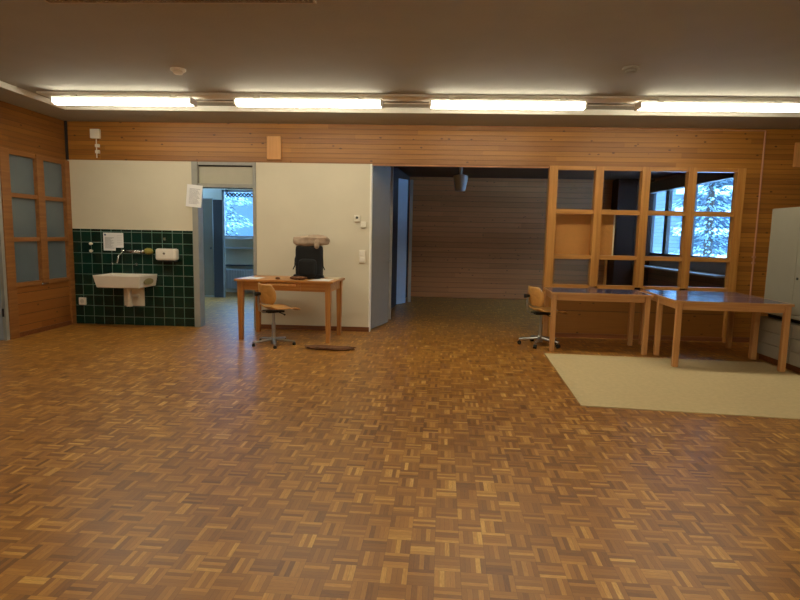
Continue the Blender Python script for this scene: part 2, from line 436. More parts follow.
# far wall of the front room: timber fascia, cream panels, tiles
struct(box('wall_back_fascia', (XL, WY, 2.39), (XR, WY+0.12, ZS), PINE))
m = MB(); m.box((XL, WY, 1.405), (-3.38, WY+0.12, 2.39))
struct(m.build('wall_back_left', WHITEWALL))
struct(box('wall_back_tiled', (XL, WY, 0), (-3.38, WY+0.12, 1.405), TILE))
struct(box('wall_back_middle', (-2.46, WY, 0), (-0.81, WY+0.12, 2.39), WHITEWALL))
struct(box('trim_2', (-0.822, WY-0.004, 0), (-0.795, WY+0.12, 2.39), LIPM))
struct(box('baseboard_middle', (-2.46, WY-0.014, 0), (-0.81, WY, 0.065), BASEB))
struct(box('wall_back_right', (4.30, WY, 0), (XR, WY+0.12, 2.39), PINE))
struct(box('baseboard_right', (4.30, WY-0.014, 0), (XR, WY, 0.065), BASEB))

# left wall with glazed timber unit
m = MB()
m.box((XL-0.12, 6.63, 2.37), (XL, WY, ZS)); m.box((XL-0.12, -2, 2.37), (XL, 6.63, ZS)); m.box((XL-0.12, -2, 0), (XL, 5.62, 2.37))
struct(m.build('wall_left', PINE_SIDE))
struct(box('corner_shade_strip', (XL, 7.925, 2.39), (XL+0.03, WY, ZS), DARKG))  # dark strip that paints shade into the upper wall corner
win = sthing('window_1', (XL, 6.63, 0))
def yb(y0, y1, z0, z1, d0=-0.07, d1=0.035): return ((d0, y0-6.63, z0), (d1, y1-6.63, z1))
m = MB()
for y0, y1 in ((6.63, 6.78), (7.27, 7.40), (7.85, 7.95)): m.box(*yb(y0, y1, 0 if y0 != 7.27 else 0.66, 2.37))
for z0, z1 in ((2.31, 2.37), (1.78, 1.835), (1.225, 1.28), (0.64, 0.70)):
    for y0, y1 in ((6.78, 7.27), (7.40, 7.85)): m.box(*yb(y0, y1, z0, z1, -0.06, 0.02))
m.build('window_frame', RAILY, win, bevel=0.004)
for y0, y1 in ((6.78, 7.27), (7.40, 7.85)):
    for z0, z1 in ((1.835, 2.31), (1.28, 1.78), (0.70, 1.225)):
        MB().box(*yb(y0, y1, z0, z1, -0.03, -0.022)).build('pane', FROST, win)
MB().box(*yb(6.78, 7.85, 0.0, 0.64, -0.05, 0.005)).build('lower_panel', PINE_LEFT, win)
MB().box(*yb(6.78, 7.85, 0.0, 0.06, 0.005, 0.02)).build('kickboard', BASEB, win)
d = sthing('door_1', (XL, 5.62, 0))
MB().box((-0.07, 0.05, 0.01), (-0.02, 0.96, 2.3)).build('door_leaf', GREYD, d, bevel=0.003)
MB().box((-0.1, 0, 0), (0.02, 0.05, 2.37)).box((-0.1, 0.96, 0), (0.02, 1.01, 2.37)).box((-0.1, 0.05, 2.3), (0.02, 0.96, 2.37)).build('door_frame', GREYF, d)
MB().tube([(-0.005, 0.955, 0.30), (-0.005, 0.955, 0.40)], 0.011).build('hinge', BLACKP, d)
m = MB(); m.box((-6.6, -2.2, 0), (-6.45, 8.5, 3.12)); m.box((-6.6, 12.3, 0), (-6.45, 13.0, 3.12)); m.box((-6.6, 8.5, 0), (-6.45, 12.3, 0.9)); m.box((-6.6, 8.5, 2.35), (-6.45, 12.3, 3.12))
struct(m.build('wall_outer_left', WHITEWALL))
win = sthing('added_window', (-6.5, 8.5, 0))  # unseen window, added to bring more daylight into the side room
m = MB()
for y0 in (0, 1.24, 2.5, 3.75): m.box((-0.04, y0, 0.9), (0.03, y0+0.05, 2.35))
m.box((-0.04, 0, 0.9), (0.03, 3.8, 0.96)); m.box((-0.04, 0, 2.29), (0.03, 3.8, 2.35))
m.build('window_frame', WINL, win)
MB().box((-0.01, 0.05, 0.96), (-0.004, 3.75, 2.29)).build('pane', OUTG, win)
struct(box('wall_side_room_bounce', (-1.06, WY+0.12, 0), (-0.99, BY, 2.6), WHITEWALL))  # white wall added out of view to bounce daylight around the side room
struct(box('wall_side_room_front', (-6.45, WY+0.12, 0), (-3.385, WY+0.18, 2.6), WHITEWALL))
struct(box('wall_corridor_left', (-6.45, WY-0.1, 0), (XL-0.12, WY+0.12, 3.12), WHITEWALL))

# right wall, front wall
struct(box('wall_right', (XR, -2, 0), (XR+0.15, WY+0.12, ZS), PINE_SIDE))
struct(box('wall_front', (-6.6, -2.2, 0), (5.5, -2.0, 3.12), WHITEWALL))

# doorway in the far wall
d = sthing('door_2', (0, 0, 0))
m = MB()
m.box((-3.385, WY-0.02, 0), (-3.30, WY+0.16, 2.39)); m.box((-2.50, WY-0.02, 0), (-2.455, WY+0.16, 2.39))
m.box((-3.30, WY+0.0, 2.03), (-2.50, WY+0.14, 2.085)); m.box((-3.30, WY+0.0, 2.345), (-2.50, WY+0.14, 2.39))
m.build('door_frame', GREYF, d, bevel=0.004)
MB().box((-3.30, WY+0.05, 2.085), (-2.50, WY+0.09, 2.345)).build('transom_panel', TRANS, d)
MB().box((-3.30, WY+0.03, 2.33), (-2.50, WY+0.06, 2.348)).box((-3.30, WY+0.03, 2.02), (-2.50, WY+0.06, 2.032)).build('gap_shade_strip', DARKG, d)  # dark strips painting the shade below the head and the transom bar

# rooms behind
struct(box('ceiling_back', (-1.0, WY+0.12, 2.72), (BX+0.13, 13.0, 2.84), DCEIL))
struct(box('ceiling_side_room', (-6.6, WY+0.12, 2.48), (-1.0, 13.0, 2.60), CEIL))
struct(box('ceiling_roof', (-6.7, WY+0.12, 2.86), (5.5, 13.1, 3.12), DARKG))
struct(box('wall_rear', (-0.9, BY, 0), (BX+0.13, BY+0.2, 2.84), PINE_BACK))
m = MB(); m.box((-6.6, BY, 0), (-4.75, BY+0.2, 2.6)); m.box((-4.75, BY, 0), (-1.35, BY+0.2, 1.27)); m.box((-4.75, BY, 2.36), (-1.35, BY+0.2, 2.6)); m.box((-1.35, BY, 0), (-0.9, BY+0.2, 2.6))
struct(m.build('wall_rear_side_room', WHITEWALL))
# partition between side room and back room
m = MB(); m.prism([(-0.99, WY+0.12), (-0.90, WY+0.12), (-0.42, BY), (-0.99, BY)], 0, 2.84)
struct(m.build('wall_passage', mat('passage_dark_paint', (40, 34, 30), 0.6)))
# window wall of the back room
WZ0, WZ1, WYA, WYB = 1.08, 2.50, 9.15, 12.55
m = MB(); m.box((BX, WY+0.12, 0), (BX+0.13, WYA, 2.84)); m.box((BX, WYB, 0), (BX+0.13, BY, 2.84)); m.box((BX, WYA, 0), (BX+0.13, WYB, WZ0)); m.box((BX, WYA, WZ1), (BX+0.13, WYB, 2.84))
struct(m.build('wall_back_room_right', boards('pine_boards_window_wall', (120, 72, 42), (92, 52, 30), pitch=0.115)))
win = sthing('window_2', (BX, WYA, 0))
m = MB(); L = WYB-WYA
for y0 in (0.0, 1.46, 1.56, 2.52, 2.60, L-0.07): m.box((0.03, y0, WZ0), (0.10, y0+0.07, WZ1))
m.box((0.03, 0, WZ0), (0.10, L, WZ0+0.06)); m.box((0.03, 0, WZ1-0.06), (0.10, L, WZ1))
m.build('window_frame', WINF, win)
MB().box((0.06, 0.07, WZ0+0.06), (0.066, L-0.07, WZ1-0.06)).build('pane', OUTG, win)
MB().box((-0.34, -0.25, 0.84), (0.0, L-0.25, 0.87)).build('window_sill', mat('window_sill_grey', (150, 142, 138), 0.4), win)
MB().box((-0.012, -0.25, 0.87), (0.0, L-0.05, 1.08)).build('sill_front', mat('sill_front_grey', (120, 112, 108), 0.5), win)
MB().box((-0.14, -0.1, 2.40), (0.0, L+0.05, 2.62)).build('blind_box', mat('blind_box_dark', (52, 48, 48), 0.6), win)

# glazed timber partition right of the passage
win = sthing('window_3', (0, WY, 0))
PX = [(1.67, 1.785), (2.30, 2.41), (2.93, 3.04), (3.55, 3.66), (4.20, 4.31)]
m = MB()
for k, (a, b) in enumerate(PX): m.box((a, -0.05, 0 if k in (0, 4) else 0.74), (b, 0.06, 2.40))
m.build('posts', POST, win, bevel=0.004)
m = MB()
for (a, b), (c, e) in zip(PX, PX[1:]):
    for z0, z1 in ((2.345, 2.40), (1.745, 1.81), (1.12, 1.18), (0.70, 0.76)): m.box((b, -0.035, z0), (c, 0.055, z1))
m.build('window_frame', RAIL, win, bevel=0.003)
for (a, b), (c, e) in zip(PX, PX[1:]):
    for z0, z1 in ((1.81, 2.345), (1.18, 1.745), (0.76, 1.12)):
        MB().box((b, 0.03, z0), (c, 0.036, z1)).build('pane', CLEAR, win)
MB().box((1.785, 0.0, 0.0), (4.20, 0.08, 0.70)).build('lower_panel', PINE_LOW, win)
MB().box((1.785, -0.015, 0.0), (4.20, 0.0, 0.06)).build('kickboard', BASEB, win)
struct(box('trim_4', (-0.81, WY+0.02, 2.375), (1.67, WY+0.10, 2.392), mat('opening_edge_wood', (214, 160, 110), 0.5)))

# tall leaves along the left of the passage
def leaf(name, p0, p1, h, m, t=0.04, z0=0.015):
    a = math.atan2(p1[1]-p0[1], p1[0]-p0[0]); ln = math.hypot(p1[1]-p0[1], p1[0]-p0[0])
    o = sthing(name, (p0[0], p0[1], 0), a)
    MB().box((0, 0, z0), (ln, t, h)).build('door_leaf', m, o, bevel=0.003)
    return o, ln
o, ln = leaf('door_3', (-0.79, 8.10), (-0.585, 8.80), 2.55, mat('door_leaf_grey', (146, 138, 122), 0.4, var=0.03))
MB().tube([(ln-0.07, -0.0, 1.0), (ln-0.07, -0.045, 1.0), (ln-0.18, -0.045, 1.0)], 0.009).build('door_handle', STEEL, o)
struct(box('trim_5', (-0.635, 9.20, 0), (-0.575, 9.28, 2.60), GREYL))
o, ln = leaf('door_4', (-0.66, 11.0), (-0.41, 11.42), 2.52, mat('door_leaf_pale', (176, 186, 196), 0.3, var=0.03))
struct(box('trim_6', (-0.375, 11.70, 0), (-0.315, 11.80, 2.55), GREYL))

# window of the side room, widened out of view for extra daylight
win = sthing('window_4', (-4.75, BY, 0))
m = MB()
for x0 in (0, 0.95, 1.9, 2.6, 3.35): m.box((x0, 0.03, 1.27), (x0+0.05, 0.1, 2.36))
m.box((0, 0.03, 1.27), (3.4, 0.1, 1.32)); m.box((0, 0.03, 2.31), (3.4, 0.1, 2.36))
m.build('window_frame', WINL, win)
MB().box((0.05, 0.06, 1.32), (3.35, 0.066, 2.31)).build('pane', OUTG, win)
MB().box((-0.1, -0.2, 1.24), (3.5, 0.03, 1.27)).build('window_sill', RADW, win)

# ---------------------------------------------------------------- lamps
rail = tag(MB().box((-4.6, 6.50, 2.965), (4.66, 6.88, ZC)).build('lamp_rail', ALU, bevel=0.004),
    'long pale ceiling rail carrying the row of fluorescent lamps', 'lamp rail')
cond = tag(MB().tube([(-4.5, 6.74, 2.957), (4.6, 6.74, 2.957)], 0.008).build('cable', mat('grey_cable', (110, 100, 90), 0.5)),
    'thin grey cable running along the underside of the lamp rail', 'cable')
def batten(label, x, y, z, dm, group, top=ZC):
    t = thing('fluorescent_lamp', label, 'ceiling lamp', (x, y, z), 0, group)
    MB().box((-0.845, -0.07, -0.02), (0.845, 0.07, 0)).build('housing', ALU, t)
    for x_ in (-0.6, 0.6): MB().box((x_-0.03, -0.02, 0), (x_+0.03, 0.02, top-z-0.001)).build('bracket', ALU, t)
    m = MB(); n = 10
    prof = [(-0.075, -0.02)] + [(-0.078*math.cos(PI*k/n) if 0 < k < n else (-0.078 if k == 0 else 0.078), -0.03-0.05*math.sin(PI*k/n)**0.6) for k in range(n+1)] + [(0.075, -0.02)]
    A = [m.b.verts.new((-0.82, p[0], p[1])) for p in prof]; B = [m.b.verts.new((0.82, p[0], p[1])) for p in prof]
    for k in range(len(prof)): q = (k+1) % len(prof); m.b.faces.new([A[k], A[q], B[q], B[k]])
    m.b.faces.new(A); m.b.faces.new(B[::-1])
    m.build('diffuser', dm, t)
    for s_ in (-1, 1):
        MB().box((s_*0.82-0.012+0.012*s_, -0.082, -0.075), (s_*0.82+0.012+0.012*s_, 0.082, -0.002)).build('end_cap', ALU, t, bevel=0.004)
    return t
RL, RZ = 6.53, 2.925
gr = 'fluorescent lamps along the rail'
l0 = batten('lit fluorescent lamp leftmost of the row, near the timber wall corner', -3.57, RL, RZ, DIFF, gr, 2.966)
l0.scale.x = 0.99
dup(l0, (-1.395, RL, RZ), 0, 'lit fluorescent lamp second from the left, above the white wall').scale.x = 1.01
dup(l0, (0.865, RL, RZ), 0, 'lit fluorescent lamp third from the left, above the dark passage').scale.x = 1.04
dup(l0, (3.20, RL, RZ), 0, 'lit fluorescent lamp rightmost of the row, above the glazed partition').scale.x = 1.06
g2 = 'lamps overhead near the viewer'
n0 = batten('lit fluorescent lamp overhead, left of the louvred lamp', -3.9, 2.7, ZC-0.03, DIFF2, g2)
for x, y, l in ((0.95, 2.7, 'lit fluorescent lamp overhead, right of the louvred lamp'), (-3.2, -0.8, 'lit fluorescent lamp behind the viewer on the left'),
                (-0.6, -0.8, 'lit fluorescent lamp directly behind the viewer'), (2.4, -0.8, 'lit fluorescent lamp behind the viewer on the right')):
    dup(n0, (x, y, ZC-0.03), 0, l, g2)
t = thing('louvred_lamp', 'unlit ceiling lamp with a pale slatted louvre grid', 'ceiling lamp', (-1.66, 3.63, ZC))
MB().box((-0.9, -0.16, -0.10), (0.9, -0.145, 0)).box((-0.9, 0.145, -0.10), (0.9, 0.16, 0)).box((-0.9, -0.145, -0.10), (-0.885, 0.145, 0)).box((0.885, -0.145, -0.10), (0.9, 0.145, 0)).box((-0.885, -0.145, -0.015), (0.885, 0.145, 0)).build('frame', LOUV, t)
m = MB()
for k in range(1, 60): m.box((-0.885+k*0.0295-0.002, -0.145, -0.095), (-0.885+k*0.0295+0.002, 0.145, -0.05))
m.box((-0.885, -0.003, -0.095), (0.885, 0.003, -0.05))
m.build('louvre', LOUV, t)

def smoke(label, x, y, m):
    t = thing('smoke_detector', label, 'smoke detector', (x, y, ZC))
    MB().lathe([(0.075, 0), (0.075, -0.012), (0.07, -0.02), (0.045, -0.022)]).build('base', m, t, smooth=False)
    MB().lathe([(0.045, -0.02), (0.05, -0.035), (0.04, -0.048), (0.02, -0.052)]).build('sensor', m, t)
smoke('white round ceiling detector left of centre, above the sink side', -2.50, 5.60, PLAST)
smoke('flat round ceiling detector above the right-hand tables, sunk in', 1.85, 5.46, CEIL)

# ---------------------------------------------------------------- wall fittings
def wbox(name, label, cat, x0, x1, z0, z1, dep, m, bevel=0.006):
    t = thing(name, label, cat, ((x0+x1)/2, WY, z0)); hw = (x1-x0)/2
    MB().box((-hw, -dep, 0), (hw, 0, z1-z0)).build('body', m, t, bevel=bevel)
    return t, hw, z1-z0
def wood_block(label, x0, x1, g):
    t = thing('wooden_block', label, 'wooden block', ((x0+x1)/2, WY, 2.43), 0, g); hw = (x1-x0)/2
    MB().box((-hw, -0.045, 0), (hw, 0, 0.32)).build('cover', BLOCKW, t, bevel=0.004)
wood_block('upright pale wooden cover on the timber beam above the white wall', -2.285, -2.085, 'wooden covers')
wood_block('upright pale wooden cover on the timber beam at the far right', 4.935, 5.12, 'wooden covers')

t, hw, h = wbox('junction_box', 'small white square box on the timber beam above the sink', 'wall box', -4.835, -4.70, 2.69, 2.82, 0.05, PLAST)
MB().box((-hw+0.02, -0.056, 0.02), (hw-0.02, -0.049, h-0.02)).build('lid', PLAST, t, bevel=0.003)
m = MB().tube([(-4.765, WY-0.012, 2.69), (-4.765, WY-0.012, 2.42)], 0.007)
t = thing('bell_cable', 'short white cable with two clips hanging below the white box', 'cable', (-4.765, WY, 2.69))
MB().tube([(0, -0.012, 0), (0, -0.012, -0.27)], 0.007).build('cord', PLAST, t)
for z in (-0.10, -0.185): MB().box((-0.012, -0.035, z-0.022), (0.045, 0, z+0.022)).build('clip', PLAST, t, bevel=0.004)
m.b.free()

# sink on the tiled wall
t = thing('wall_sink', 'white ceramic sink mounted on the green tiled wall', 'sink', (-4.265, WY, 0.595))
m = MB(); B = m.b
W2, DP, HT = 0.335, 0.52, 0.175
# outer shell with tapering base, inner hollow bowl
def ring(hx, y0, y1, z): return [B.verts.new(p) for p in ((-hx, y0, z), (hx, y0, z), (hx, y1, z), (-hx, y1, z))]
r0 = ring(W2-0.03, -DP+0.04, 0, 0.0); r1 = ring(W2, -DP, 0, HT); r2 = ring(W2-0.035, -DP+0.035, -0.10, HT); r3 = ring(W2-0.09, -DP+0.09, -0.13, 0.035)
B.faces.new(r0)
for q, s_ in ((r0, r1), (r1, r2), (r2, r3)):
    for k in range(4): B.faces.new([q[k], q[(k+1)%4], s_[(k+1)%4], s_[k]])
B.faces.new(r3)
m.build('basin', CERAM, t, bevel=0.012)
MB().lathe([(0.03, 0.036), (0.03, 0.041), (0.02, 0.041)], (0.04, -0.28, 0)).build('drain', CHROME, t)
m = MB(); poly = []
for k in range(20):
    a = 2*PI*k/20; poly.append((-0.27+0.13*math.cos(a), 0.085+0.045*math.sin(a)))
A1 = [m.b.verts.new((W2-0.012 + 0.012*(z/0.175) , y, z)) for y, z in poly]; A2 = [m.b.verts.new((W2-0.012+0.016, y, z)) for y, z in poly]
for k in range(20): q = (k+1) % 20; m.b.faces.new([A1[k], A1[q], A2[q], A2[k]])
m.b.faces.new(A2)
m.build('side_niche_shade', mat('sink_recess_shade', (150, 138, 96), 0.5), t)  # oval patch tinted darker, painting the shade of the niche in the side
t = thing('drain_trap', 'white bottle trap and square cover plate under the sink', 'pipe', (-4.29, WY, 0.29))
MB().box((-0.15, -0.02, 0), (0.155, 0, 0.275)).build('cover_plate', PLAST, t, bevel=0.004)
MB().tube([(0.04, -0.22, 0.305), (0.04, -0.22, 0.04)], [0.03, 0.03]).build('trap_pipe', PLAST, t)
MB().tube([(0.04, -0.22, 0.12), (0.05, -0.15, 0.16), (0.07, -0.02, 0.16)], 0.022).build('waste_pipe', PLAST, t)
MB().lathe([(0.04, 0), (0.04, 0.05), (0.03, 0.055)], (0.04, -0.22, 0.02)).build('trap_cup', PLAST, t)

t = thing('wall_tap', 'chrome mixer tap with long lever spout above the sink', 'tap', (-4.285, WY, 1.09))
MB().tube([(-0.06, -0.06, 0), (0.14, -0.06, 0)], 0.026).build('body', CHROME, t, smooth=True)
MB().tube([(-0.08, -0.06, 0), (-0.09, -0.10, 0), (-0.10, -0.22, -0.06), (-0.105, -0.26, -0.16)], [0.014, 0.013, 0.012, 0.011]).build('spout', CHROME, t, smooth=True)
for x in (-0.02, 0.10): MB().tube([(x, -0.06, 0), (x, 0, 0)], 0.02).build('wall_connector', CHROME, t)
for x in (-0.115, 0.175): MB().lathe([(0.022, -0.02), (0.03, 0), (0.022, 0.02)], (x, -0.065, 0.005), 10).build('tap_handle', CHROME, t)
for x, l in ((-4.60, 'left'), (-4.24, 'right')):
    tag(MB().lathe([(0.02, 0), (0.02, 0.02), (0.012, 0.03)]).build('pipe_cap', CHROME, loc=(x, WY-0.001, 0.905)), 'small round metal pipe cap on the tiles, %s one above the sink' % l, 'pipe cap').rotation_euler = (PI/2, 0, 0)
o = tag(superblob(0.062, 0.04, 0.045, 0.8, 0.8, 0.06, 4).build('soap', SPONGE, smooth=True, loc=(-4.03, WY-0.05, 1.10)), 'yellow-green soap piece held beside the tap', 'soap')
t, hw, h = wbox('towel_dispenser', 'white rounded wall dispenser right of the tap on green tiles', 'dispenser', -3.895, -3.595, 0.975, 1.145, 0.14, CERAM, 0.03)
MB().lathe([(0.016, 0), (0.016, 0.008), (0.008, 0.01)]).build('keyhole', mat('dispenser_lock_grey', (120, 112, 100), 0.4), t).location = (-0.01, -0.149, 0.10)
t.children[-1].rotation_euler = (PI/2, 0, 0)
MB().box((-hw+0.02, -0.12, -0.018), (hw-0.02, -0.03, 0.0)).build('outlet', BLACKP, t)
t, hw, h = wbox('wall_hook', 'bright metal hook on the tiles above the dispenser', 'hook', -3.822, -3.79, 1.26, 1.30, 0.012, CHROME, 0.002)
MB().tube([(0, -0.01, 0.02), (0, -0.04, 0.01), (0, -0.045, 0.04)], 0.006).build('hook_arm', CHROME, t)
for z, l in ((1.19, 'upper'), (1.085, 'lower')):
    t = thing('tile_knob', 'round white knob on the green tiles left of the notice, %s one' % l, 'knob', (-4.90, WY, z))
    MB().tube([(0, 0, 0), (0, -0.03, 0)], [0.012, 0.012]).build('stem', PLAST, t)
    superblob(0.026, 0.014, 0.022, 1, 1).build('head', PLAST, t, smooth=True, loc=(0, -0.036, 0))
t, hw, h = wbox('wall_socket', 'white square power socket low on the green tiles', 'socket', -5.125, -5.02, 0.285, 0.395, 0.03, PLAST, 0.008)
MB().tube([(0, -0.031, h/2), (0, -0.028, h/2)], 0.032).build('insert', mat('socket_insert', (200, 192, 176), 0.5), t)

def notice(name, label, x0, x1, z0, z1, tilt, y=WY):
    t = thing(name, label, 'notice', ((x0+x1)/2, y-0.004, (z0+z1)/2)); t.rotation_euler = (0, tilt, 0)
    hw, hh = (x1-x0)/2, (z1-z0)/2
    MB().box((-hw, -0.003, -hh), (hw, 0, hh)).build('sheet', PAPER, t)
    return t, hw, hh
t, hw, hh = notice('paper_notice', 'white notice with a blue emblem stuck on the green tiles', -4.725, -4.545, 1.095, 1.355, 0)
m = MB()
for k in range(11): m.box((-hw+0.025, -0.0045, hh-0.075-k*0.015), (hw-0.02-(k*37 % 5)*0.012, -0.003, hh-0.069-k*0.015))
m.build('printed_text', PRINT, t)
MB().tube([(-hw+0.03, -0.005, hh-0.03), (-hw+0.03, -0.003, hh-0.03)], 0.014).build('emblem', PRINTB, t)
t, hw, hh = notice('paper_sheet', 'white narrow sheet hanging behind the notice on the tiles', -4.55, -4.425, 1.14, 1.355, 0, WY-0.0)
m = MB()
for k in range(6): m.box((-hw+0.03, -0.0045, hh-0.04-k*0.025), (hw-0.015, -0.003, hh-0.036-k*0.025))
m.build('printed_text', mat('faint_print', (200, 198, 198), 0.7), t)
t, hw, hh = notice('hanging_paper', 'white printed paper hanging askew on the doorway frame', -3.46, -3.235, 1.745, 2.06, 0.10, WY-0.022)
m = MB()
for k in range(14): m.box((-hw+0.04, -0.0045, hh-0.06-k*0.016), (hw-0.03-(k*31 % 4)*0.012, -0.003, hh-0.055-k*0.016))
m.build('printed_text', PRINT, t)

t, hw, h = wbox('wall_sensor', 'small white room sensor with a black dial on the white wall', 'sensor', -1.045, -0.955, 1.58, 1.675, 0.03, PLAST, 0.01)
MB().tube([(0, -0.029, 0.058), (0, -0.034, 0.058)], 0.019).build('dial', BLACKP, t)
wbox('thermostat', 'small cream thermostat lower right of the black-dialled sensor', 'thermostat', -0.945, -0.865, 1.50, 1.585, 0.045, PLAST, 0.01)
t, hw, h = wbox('light_switch', 'double cream light switch on the right end of the white wall', 'switch', -0.965, -0.875, 0.995, 1.18, 0.022, PLAST, 0.006)
for z in (0.02, 0.105): MB().box((-0.03, -0.03, z), (0.03, -0.02, z+0.06)).build('rocker', CERAM, t, bevel=0.004)

# conduit with a cable along the top of the beam
t = thing('wall_cable', 'pinkish cable running down the boards right of the glazed partition', 'cable', (4.53, WY, 0.5))
MB().tube([(0, -0.014, 0), (0.002, -0.014, 0.8), (0.0, -0.014, 2.40)], 0.012).build('cord', COPPER, t)
for z in (0.62, 0.70): MB().box((-0.022, -0.03, z-0.015), (0.022, 0, z+0.015)).build('clip', COPPER, t, bevel=0.004)
tag(MB().tube([(2.2, WY-0.012, 2.905), (3.4, WY-0.012, 2.90), (4.53, WY-0.012, 2.905)], 0.007).build('ceiling_cable', COPPER), 'thin cable along the top edge of the timber beam', 'cable')

# ---------------------------------------------------------------- swivel chairs
def make_chair(label, loc, rz, castors, g):
    """Plywood school chair; faces local +X."""
    t = thing('swivel_chair', label, 'chair', loc, rz, g)
    def seat(u, v):
        x = -0.11 + 0.40*u; y = (v-0.5)*0.40*(1-0.12*abs(2*u-1)**3)
        e = (2*v-1)
        z = 0.455 + 0.02*e*e - (0.03*max(0, (u-0.75)/0.25)**2) + 0.035*max(0, (0.2-u)/0.2)**2
        if u > 0.9 or u < 0.1: y *= 0.93
        return Vector((x, y, z))
    MB().grid(seat, 16, 14).build('seat', PLY, t, smooth=True, solid=0.014)
    def back(u, v):
        y = (u-0.5)*0.40*(1-0.25*abs(2*v-1)**2.5); z = 0.53 + 0.25*v
        x = -0.135 + 2.6*y*y - 0.09*(v) + 0.05*v*v
        return Vector((x, y, z))
    MB().grid(back, 14, 10).build('backrest', PLY, t, smooth=True, solid=0.012)
    # bracket from under the seat up the back
    MB().tube([(0.0, 0, 0.42), (-0.14, 0, 0.42), (-0.19, 0, 0.45), (-0.205, 0, 0.55), (-0.195, 0, 0.66)], 0.013).build('back_bracket', STEEL, t, smooth=True)
    MB().tube([(-0.172, 0, 0.655), (-0.24, 0, 0.655)], [0.018, 0.028]).build('knob', BLACKP, t)
    MB().box((-0.11, -0.09, 0.415), (0.11, 0.09, 0.438)).build('seat_plate', BLACKP, t, bevel=0.004)
    MB().tube([(0.02, -0.08, 0.425), (0.05, -0.17, 0.405), (0.055, -0.20, 0.40)], [0.006, 0.006, 0.012]).build('height_lever', BLACKP, t)
    MB().tube([(0, 0, 0.10), (0, 0, 0.28), (0, 0, 0.281), (0, 0, 0.42)], [0.024, 0.024, 0.017, 0.017], 16).build('column', STEEL, t)
    zf = 0.075 if castors else 0.045
    MB().lathe([(0.035, zf-0.03), (0.042, zf), (0.04, zf+0.04), (0.026, zf+0.06)]).build('hub', STEEL, t)
    for k in range(5):
        a = 2*PI*k/5 + (0.55 if not castors else 0.3); c, s_ = math.cos(a), math.sin(a)
        q = MB().tube([(0.03*c, 0.03*s_, zf+0.025), (0.27*c, 0.27*s_, zf)], [0.021, 0.014], 8)
        leg = q.build('base_arm', STEEL, t)
        if castors:
            px, py = 0.265*c, 0.265*s_
            MB().tube([(px-0.018*s_, py+0.018*c, 0.027), (px+0.018*s_, py-0.018*c, 0.027)], 0.027, 14).build('castor', BLACKP, leg)
            MB().tube([(px, py, 0.03), (px, py, zf)], 0.008).build('castor_stem', CHROME, leg)
        else:
            MB().lathe([(0.02, 0.0), (0.022, 0.02), (0.012, zf-0.005)], (0.26*c, 0.26*s_, 0), 12).build('foot_glide', BLACKP, leg)
    return t
make_chair('plywood swivel chair with steel foot standing at the wooden desk', (-1.90, 6.82, 0), 0.72, False, 'plywood swivel chairs')
make_chair('plywood swivel chair on castors beside the partition post', (1.52, 7.28, 0), 0.22, True, 'plywood swivel chairs')

# ---------------------------------------------------------------- wooden desk
DK = Matrix.Rotation(math.radians(-4), 4, 'Z')
t = thing('wooden_desk', 'wooden desk with a drawer standing against the white wall', 'desk', (-1.80, 7.35, 0), math.radians(-4.5))
LW, DW, H = 0.655, 0.355, 0.80
MB().box((-LW, -DW, H-0.028), (LW, DW, H)).build('desk_top', OAK, t, bevel=0.006)
m = MB()
for x0 in (-1, 1):
    for y0 in (-1, 1):
        q = MB(); cx, cy = x0*(LW-0.07), y0*(DW-0.055)
        P = [(-1,-1),(1,-1),(1,1),(-1,1)]
        lo = [q.b.verts.new((cx+0.026*a, cy+0.026*b, 0)) for a, b in P]; hi = [q.b.verts.new((cx+0.038*a, cy+0.038*b, H-0.028)) for a, b in P]
        q.b.faces.new(lo[::-1]); q.b.faces.new(hi)
        for k in range(4): q.b.faces.new([lo[k], lo[(k+1)%4], hi[(k+1)%4], hi[k]])
        q.build('leg', OAKZ, t, bevel=0.004)
m.b.free()
MB().box((-LW+0.10, DW-0.075, H-0.14), (LW-0.10, DW-0.05, H-0.028)).box((-LW+0.055, -DW+0.09, H-0.14), (-LW+0.08, DW-0.09, H-0.028)).box((LW-0.08, -DW+0.09, H-0.14), (LW-0.055, DW-0.09, H-0.028)).box((-LW+0.10, -DW+0.045, H-0.14), (-0.30, -DW+0.07, H-0.028)).box((0.22, -DW+0.045, H-0.14), (LW-0.10, -DW+0.07, H-0.028)).build('apron', OAK, t, bevel=0.003)
dr = MB().box((-0.30, -DW+0.038, H-0.138), (0.22, -DW+0.30, H-0.034)).build('drawer', OAK, t, bevel=0.003)
MB().box((-0.22, -DW+0.005, H-0.075), (0.16, -DW+0.04, H-0.045)).build('drawer_handle', BLOCKW, dr, bevel=0.004)

def flat(name, label, cat, pts, z, m, th=0.003):
    cx = sum(p[0] for p in pts)/len(pts); cy = sum(p[1] for p in pts)/len(pts)
    o = MB().prism([(x-cx, y-cy) for x, y in pts], 0, th).build(name, m, loc=(cx, cy, z)); return tag(o, label, cat)
flat('paper_sheet', 'pale flat sheet standing in for a reflection on the left end of the desk', 'paper', [(-2.40, 7.10), (-2.18, 7.085), (-2.165, 7.36), (-2.385, 7.38)], 0.801, PAPER)  # pale sheet laid in place of the window's reflection on the desk top
flat('paper_sheet', 'white papers lying in front of the backpack on the desk', 'paper', [(-1.52, 7.02), (-1.24, 7.02), (-1.22, 7.30), (-1.42, 7.32)], 0.801, PAPER)
flat('folder', 'cream folder on the right rear corner of the desk', 'folder', [(-1.34, 7.36), (-1.18, 7.34), (-1.16, 7.58), (-1.33, 7.60)], 0.801, mat('folder_cream', (214, 200, 168), 0.6), 0.008)
tag(superblob(0.11, 0.05, 0.022, 0.8, 0.8, 0.15, 3).build('cloth', RUST, smooth=True, loc=(-1.66, 7.12, 0.826)), 'crumpled brown cloth at the foot of the backpack', 'cloth')
